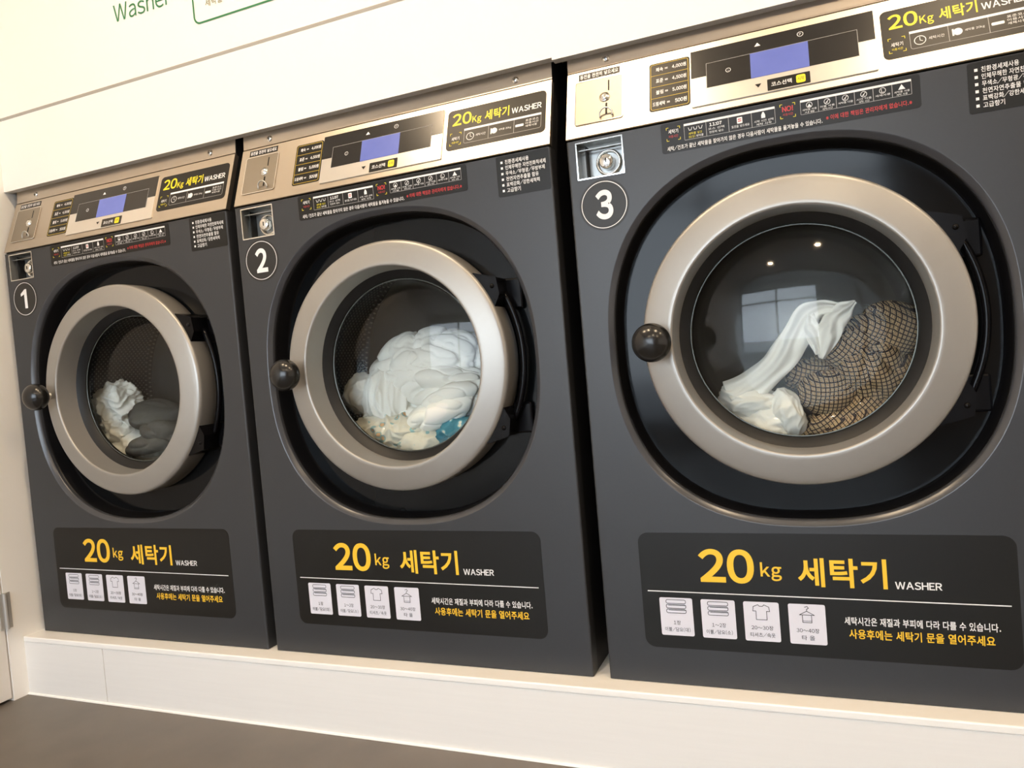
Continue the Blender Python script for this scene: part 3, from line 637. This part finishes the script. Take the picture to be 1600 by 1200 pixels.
    m = MB(); text(m, FP, 'WASHER', 0.4780, 0.5433, 0.1842, 0.1963, h, 0.02, 4); m.obj('word_print', 'print_white', ms)
    m = MB(); flat(m, FP, [(0.0827, 0.1660), (0.6330, 0.1632), (0.6330, 0.1649), (0.0827, 0.1677)], h); m.obj('rule_line', 'print_white', ms)
    m = MB(); text(m, FP, '세탁시간은 재질과 부피에 다라 다를 수 있습니다.', 0.4008, 0.6172, 0.1228, 0.1362, h, 0.016); m.obj('notice_print', 'print_white', ms)
    cards = (0.1022, 0.1736, 0.2445, 0.3160)
    for k, u in enumerate(cards):
        ink = MB(); u1 = u + 0.0570; mc = MB(); plate(mc, FP, rr(u, u1, 0.0868 + 0.0006 * (3 - k), 0.1540 + 0.0006 * (3 - k), 0.003, 3), 0.0, 0.0008); mc.obj('icon_card', 'print_card', ms)
        cx = (u + u1) / 2; dz = 0.0006 * (3 - k); H = 0.0011
        if k < 2:      # folded bedding
            for q in range(3):
                v = 0.1265 + dz + 0.0085 * q
                rrline(ink, FP, cx - 0.0175, cx + 0.0175, v, v + 0.0075, 0.003, 0.0010, H, 3)
            for q in range(2):
                v = 0.1285 + dz + 0.0085 * q; stroke(ink, FP, [(cx - 0.013, v + 0.0035), (cx + 0.0172, v + 0.0035)], 0.0008, H)
        elif k == 2:   # t-shirt
            stroke(ink, FP, [(cx - 0.005, 0.150), (cx - 0.0125, 0.1465), (cx - 0.0135, 0.139), (cx - 0.0085, 0.139), (cx - 0.0085, 0.1245), (cx + 0.0085, 0.1245), (cx + 0.0085, 0.139), (cx + 0.0135, 0.139), (cx + 0.0125, 0.1465), (cx + 0.005, 0.150), (cx + 0.0025, 0.1475), (cx - 0.0025, 0.1475)], 0.0010, H, True)
        else:          # hanger with towel
            stroke(ink, FP, [(cx - 0.0115, 0.1360), (cx, 0.1425), (cx + 0.0115, 0.1360)], 0.0010, H, True)
            stroke(ink, FP, [(cx, 0.1425), (cx, 0.1455), (cx + 0.003, 0.1475), (cx + 0.001, 0.1505), (cx - 0.003, 0.149)], 0.0010, H)
            stroke(ink, FP, [(cx - 0.007, 0.1355), (cx - 0.007, 0.1235), (cx + 0.007, 0.1235), (cx + 0.007, 0.1355)], 0.0010, H)
            stroke(ink, FP, [(cx - 0.007, 0.1262), (cx + 0.007, 0.1262)], 0.0007, H)
        l1, l2 = (('1장', '이불/담요(대)'), ('1~2장', '이불/담요(소)'), ('20~30장', '티셔츠/속옷'), ('30~40장', '타 올'))[k]
        w1 = (0.006, 0.0115, 0.0175, 0.0175)[k]; w2 = (0.0220, 0.0220, 0.0200, 0.0100)[k]
        text(ink, FP, l1, cx - w1, cx + w1, 0.1062 + dz, 0.1138 + dz, H, 0.005); text(ink, FP, l2, cx - w2, cx + w2, 0.0938 + dz, 0.1018 + dz, H, 0.005)
        ink.obj('card_print', 'print_ink', ms)
    return R, ns

def copy_tree(o, parent=None):
    c = o.copy(); C.objects.link(c); c.parent = parent
    for ch in list(o.children): copy_tree(ch, c)
    return c
base, _ = make_washer()
washers = [base, copy_tree(base), copy_tree(base)]
PX = [0.0, 0.75, 1.5078]
labels = ['dark grey front-loading washer numbered 1 beside the white side wall', 'dark grey front-loading washer numbered 2 in the middle, full of white bedding', 'dark grey front-loading washer numbered 3, nearest, with checked cloth inside']
for i, w in enumerate(washers):
    w.location = (PX[i], 0, 0); w['label'] = labels[i]
    ns = [c for c in w.children if c.name.startswith('number_sticker')][0]
    m = MB(); ww = (0.0, 0.0158, 0.0158)[i]; cx, cz = 0.0603, 0.8547
    if i == 0:
        flat(m, FP, [(cx - 0.0135, cz + 0.0135), (cx - 0.0135, cz + 0.0070), (cx - 0.0012, cz + 0.0115), (cx - 0.0012, cz - 0.0240), (cx + 0.0085, cz - 0.0240), (cx + 0.0085, cz + 0.0240), (cx + 0.0015, cz + 0.0240)], 0.0008)
    else: text(m, FP, str(i + 1), cx - ww + 0.0005, cx + ww, cz - 0.0258, cz + 0.0258, 0.0008, 0.036, 8)
    m.obj('numeral', 'print_white', ns)

# ------------------------------------------------------------------ laundry
def lobe(mb, c, r, seed, style='puff', amp=0.012, freq=22.0, sub=5, rot=0.0, uvs=None, stretch=(1, 1, 1)):
    """one crumpled bulge of cloth"""
    bm = bmesh.new(); bmesh.ops.create_icosphere(bm, subdivisions=sub, radius=1.0)
    off = Vector((seed * 3.17, seed * 1.31, seed * 7.7)); M = Matrix.Rotation(rot, 3, 'Y'); cv = Vector(c); vs = []
    for v in bm.verts:
        d = v.co.normalized(); p = M @ Vector((d.x * r[0], d.y * r[1], d.z * r[2]))
        q = Vector((p.x * stretch[0], p.y * stretch[1], p.z * stretch[2]))
        w = noise.noise_vector(q * freq * 0.45 + off) * 0.55
        n1 = noise.noise(q * freq + off + w); n2 = noise.noise(q * freq * 2.3 + off * 2 + w * 1.5); n3 = noise.noise(q * freq * 0.5 + off * 0.7)
        a1, a2 = math.sqrt(abs(n1)), math.sqrt(abs(n2))
        if style == 'puff':
            k = a1 * 1.1 - 0.5 - max(0.0, 1 - abs(n1) * 10) * 0.8 + n3 * 0.9 + (a2 - 0.5) * 0.35 - max(0.0, 1 - abs(n2) * 9) * 0.22
        elif style == 'wrinkle':
            k = 0.9 - a1 * 1.7 + (0.5 - a2) * 0.9 + n3 * 0.8
        else:
            k = a1 * 1.5 - 0.8 + n3 * 0.7 + n2 * 0.10
        p = p + (M @ d) * (k * amp); vs.append(cv + p)
        if uvs is not None:
            # cloth coordinates wrap round the bulge
            ca, sa = math.cos(seed * 0.9), math.sin(seed * 0.9); a = p.x * 1.1 + 0.3 * p.y + n3 * 0.008; b = p.z * 1.1 - 0.5 * p.y + n1 * 0.003
            uvs.append((a * ca - b * sa + seed * 0.013, a * sa + b * ca + seed * 0.027))
    bm.verts.index_update(); mb.add(vs, [[x.index for x in f.verts] for f in bm.faces]); bm.free()
def strip(mb, pts, widths, seed, folds=3.0, depth=0.006, nu=70, nv=26, roll=0.9):
    """a hanging length of cloth along a spine, rolled at its edges and corrugated lengthwise"""
    P = [Vector(p) for p in pts]
    def cr(t):
        x = t * (len(P) - 1); i = min(int(x), len(P) - 2); f = x - i
        a, b, c, d = P[max(i - 1, 0)], P[i], P[i + 1], P[min(i + 2, len(P) - 1)]
        return 0.5 * ((2 * b) + (c - a) * f + (2 * a - 5 * b + 4 * c - d) * f * f + (3 * b - a - 3 * c + d) * f ** 3)
    def wd(t):
        x = t * (len(widths) - 1); i = min(int(x), len(widths) - 2); f = x - i; f = f * f * (3 - 2 * f); return widths[i] * (1 - f) + widths[i + 1] * f
    vs = []
    for i in range(nu):
        t = i / (nu - 1); p = cr(t); tg = (cr(min(t + 0.01, 1)) - cr(max(t - 0.01, 0))).normalized()
        side = tg.cross(Vector((0, -1, 0))).normalized(); nn = side.cross(tg).normalized()
        w = wd(t)
        for j in range(nv * 2):
            a = 2 * math.pi * j / (nv * 2); u = math.cos(a); th = math.sin(a)
            ph = noise.noise(Vector((t * 3.0 + seed, u * 0.7, seed))) * 2.6
            fold = depth * math.sin(u * folds * math.pi + ph + t * 2.2) * (0.4 + 0.6 * w / max(widths)) + depth * 0.9 * noise.noise(Vector((t * 9, u * 2.2, seed * 2.0)))
            y = nn * (th * (0.006 + w * 0.42 * (1 - abs(u) ** 2.5)) + fold)
            vs.append(p + side * (u * w * (1 + 0.18 * noise.noise(Vector((t * 6, seed * 3, 1.0 if u > 0 else 5.0))))) + y)
    k = nv * 2
    mb.add(vs, [(i * k + j, i * k + (j + 1) % k, (i + 1) * k + (j + 1) % k, (i + 1) * k + j) for i in range(nu - 1) for j in range(k)] + [tuple(range(k - 1, -1, -1)), tuple((nu - 1) * k + j for j in range(k))])
def put(o, i): o.location = (PX[i], 0, 0); return o

# washer 3: white garment and checked cloth
m = MB()
strip(m, [(0.432, 0.155, 0.640), (0.402, 0.150, 0.640), (0.374, 0.147, 0.624), (0.350, 0.145, 0.586), (0.322, 0.142, 0.549), (0.284, 0.140, 0.517), (0.235, 0.140, 0.494)], [0.008, 0.016, 0.024, 0.026, 0.026, 0.028, 0.030], 1.3, 2.2, 0.005)
strip(m, [(0.455, 0.150, 0.646), (0.432, 0.142, 0.628), (0.410, 0.134, 0.596), (0.396, 0.134, 0.552)], [0.005, 0.018, 0.022, 0.006], 4.1, 1.8, 0.005, nu=50)
strip(m, [(0.380, 0.140, 0.630), (0.384, 0.134, 0.600), (0.392, 0.132, 0.560)], [0.010, 0.014, 0.006], 7.7, 1.4, 0.004, nu=40)
lobe(m, (0.272, 0.155, 0.478), (0.062, 0.045, 0.034), 3, 'wrinkle', 0.008, 26, rot=0.35, stretch=(0.6, 1, 1.3))
lobe(m, (0.286, 0.160, 0.440), (0.070, 0.05, 0.045), 5, 'wrinkle', 0.009, 26, stretch=(0.7, 1, 1.2))
lobe(m, (0.333, 0.140, 0.458), (0.025, 0.035, 0.043), 8, 'wrinkle', 0.006, 26, rot=-0.25, stretch=(1.5, 1, 0.6))
lobe(m, (0.27, 0.19, 0.382), (0.095, 0.07, 0.062), 9, 'wrinkle', 0.010, 22)
put(tag(m.obj('white_garment', 'cotton_white', None, True), 'crumpled white cotton garment twisted up inside washer 3', 'laundry'), 2)
m = MB(); uv = []
lobe(m, (0.512, 0.215, 0.580), (0.080, 0.07, 0.060), 11, 'soft', 0.014, 13, 5, uvs=uv, rot=-0.1)
lobe(m, (0.455, 0.195, 0.555), (0.060, 0.05, 0.050), 13, 'soft', 0.012, 14, 5, uvs=uv, rot=0.3)
lobe(m, (0.490, 0.175, 0.510), (0.078, 0.060, 0.058), 12, 'soft', 0.014, 14, 5, uvs=uv, rot=0.6, stretch=(1.4, 1, 0.7))
lobe(m, (0.402, 0.160, 0.490), (0.054, 0.046, 0.046), 14, 'soft', 0.006, 10, 5, uvs=uv)
lobe(m, (0.440, 0.165, 0.432), (0.096, 0.058, 0.050), 15, 'soft', 0.013, 14, 5, uvs=uv, rot=-0.25, stretch=(0.7, 1, 1.5))
lobe(m, (0.372, 0.205, 0.525), (0.045, 0.04, 0.030), 16, 'soft', 0.010, 18, 5, uvs=uv, rot=-0.3)
lobe(m, (0.450, 0.200, 0.385), (0.115, 0.08, 0.062), 17, 'soft', 0.010, 14, 5, uvs=uv)
put(tag(obj('checked_cloth', m.v, m.f, 'check_cloth', None, True, uv), 'brown and cream checked cloth heaped behind the glass of washer 3', 'laundry'), 2)

# washer 2: white bedding, printed clothes, blue floral cloth
m = MB()
lobe(m, (0.325, 0.215, 0.588), (0.158, 0.080, 0.098), 21, 'puff', 0.012, 11, 6, rot=-0.12, stretch=(0.8, 1, 1.2))
lobe(m, (0.300, 0.180, 0.585), (0.100, 0.050, 0.050), 28, 'puff', 0.010, 13, 6, rot=-0.35, stretch=(0.6, 1, 1.2))
lobe(m, (0.232, 0.172, 0.535), (0.068, 0.052, 0.064), 22, 'wrinkle', 0.011, 17, 6, stretch=(1.5, 1, 0.6))
lobe(m, (0.170, 0.185, 0.545), (0.048, 0.05, 0.045), 27, 'wrinkle', 0.009, 18)
lobe(m, (0.392, 0.168, 0.572), (0.105, 0.050, 0.030), 23, 'puff', 0.009, 13, 6, rot=0.10, stretch=(0.5, 1, 1.2))
lobe(m, (0.405, 0.160, 0.534), (0.098, 0.052, 0.034), 24, 'puff', 0.009, 13, 6, rot=-0.15, stretch=(0.5, 1, 1.2))
lobe(m, (0.388, 0.152, 0.496), (0.100, 0.054, 0.040), 25, 'puff', 0.008, 12, 6, rot=-0.32, stretch=(0.5, 1, 1.2))
lobe(m, (0.34, 0.22, 0.46), (0.17, 0.09, 0.09), 26, 'puff', 0.012, 12)
put(tag(m.obj('white_bedding', 'duvet_white', None, True), 'thick rumpled white bedding filling the drum of washer 2', 'laundry'), 1)
m = MB()
lobe(m, (0.255, 0.150, 0.452), (0.105, 0.05, 0.048), 31, 'wrinkle', 0.009, 26, 6)
lobe(m, (0.335, 0.150, 0.428), (0.080, 0.05, 0.038), 32, 'wrinkle', 0.008, 28)
lobe(m, (0.29, 0.18, 0.375), (0.13, 0.075, 0.062), 33, 'wrinkle', 0.009, 24)
put(tag(m.obj('printed_clothes', 'print_pastel', None, True), 'pale printed garment bunched along the bottom of the glass of washer 2', 'laundry'), 1)
m = MB(); lobe(m, (0.420, 0.140, 0.455), (0.050, 0.036, 0.030), 35, 'wrinkle', 0.007, 30, rot=-0.35)
put(tag(m.obj('floral_cloth', 'floral_blue', None, True), 'small blue floral cloth at the lower right of the glass of washer 2', 'laundry'), 1)

# washer 1: white cloth and grey blanket
m = MB()
lobe(m, (0.165, 0.150, 0.562), (0.062, 0.045, 0.062), 41, 'wrinkle', 0.014, 26, 6)
lobe(m, (0.160, 0.150, 0.505), (0.045, 0.045, 0.045), 42, 'wrinkle', 0.010, 28)
lobe(m, (0.185, 0.18, 0.43), (0.09, 0.07, 0.075), 43, 'wrinkle', 0.010, 24)
put(tag(m.obj('white_cloth', 'cotton_white', None, True), 'crumpled white cloth at the left of the drum of washer 1', 'laundry'), 0)
m = MB()
lobe(m, (0.285, 0.165, 0.528), (0.085, 0.06, 0.050), 45, 'soft', 0.009, 14, rot=0.05, stretch=(0.5, 1, 1.6))
lobe(m, (0.325, 0.150, 0.490), (0.070, 0.055, 0.040), 46, 'soft', 0.009, 16, rot=0.3, stretch=(0.6, 1, 1.5))
lobe(m, (0.32, 0.20, 0.44), (0.13, 0.09, 0.09), 48, 'soft', 0.008, 14)
put(tag(m.obj('grey_blanket', 'blanket_grey', None, True), 'folded charcoal grey blanket at the right of the drum of washer 1', 'laundry'), 0)
m = MB()
lobe(m, (0.285, 0.135, 0.455), (0.080, 0.045, 0.034), 47, 'soft', 0.008, 16, rot=-0.15, stretch=(0.5, 1, 1.6))
lobe(m, (0.30, 0.16, 0.40), (0.11, 0.065, 0.05), 49, 'soft', 0.008, 14)
put(tag(m.obj('grey_towel', 'blanket_grey', None, True), 'rolled charcoal grey towel under the folded blanket in washer 1', 'laundry'), 0)
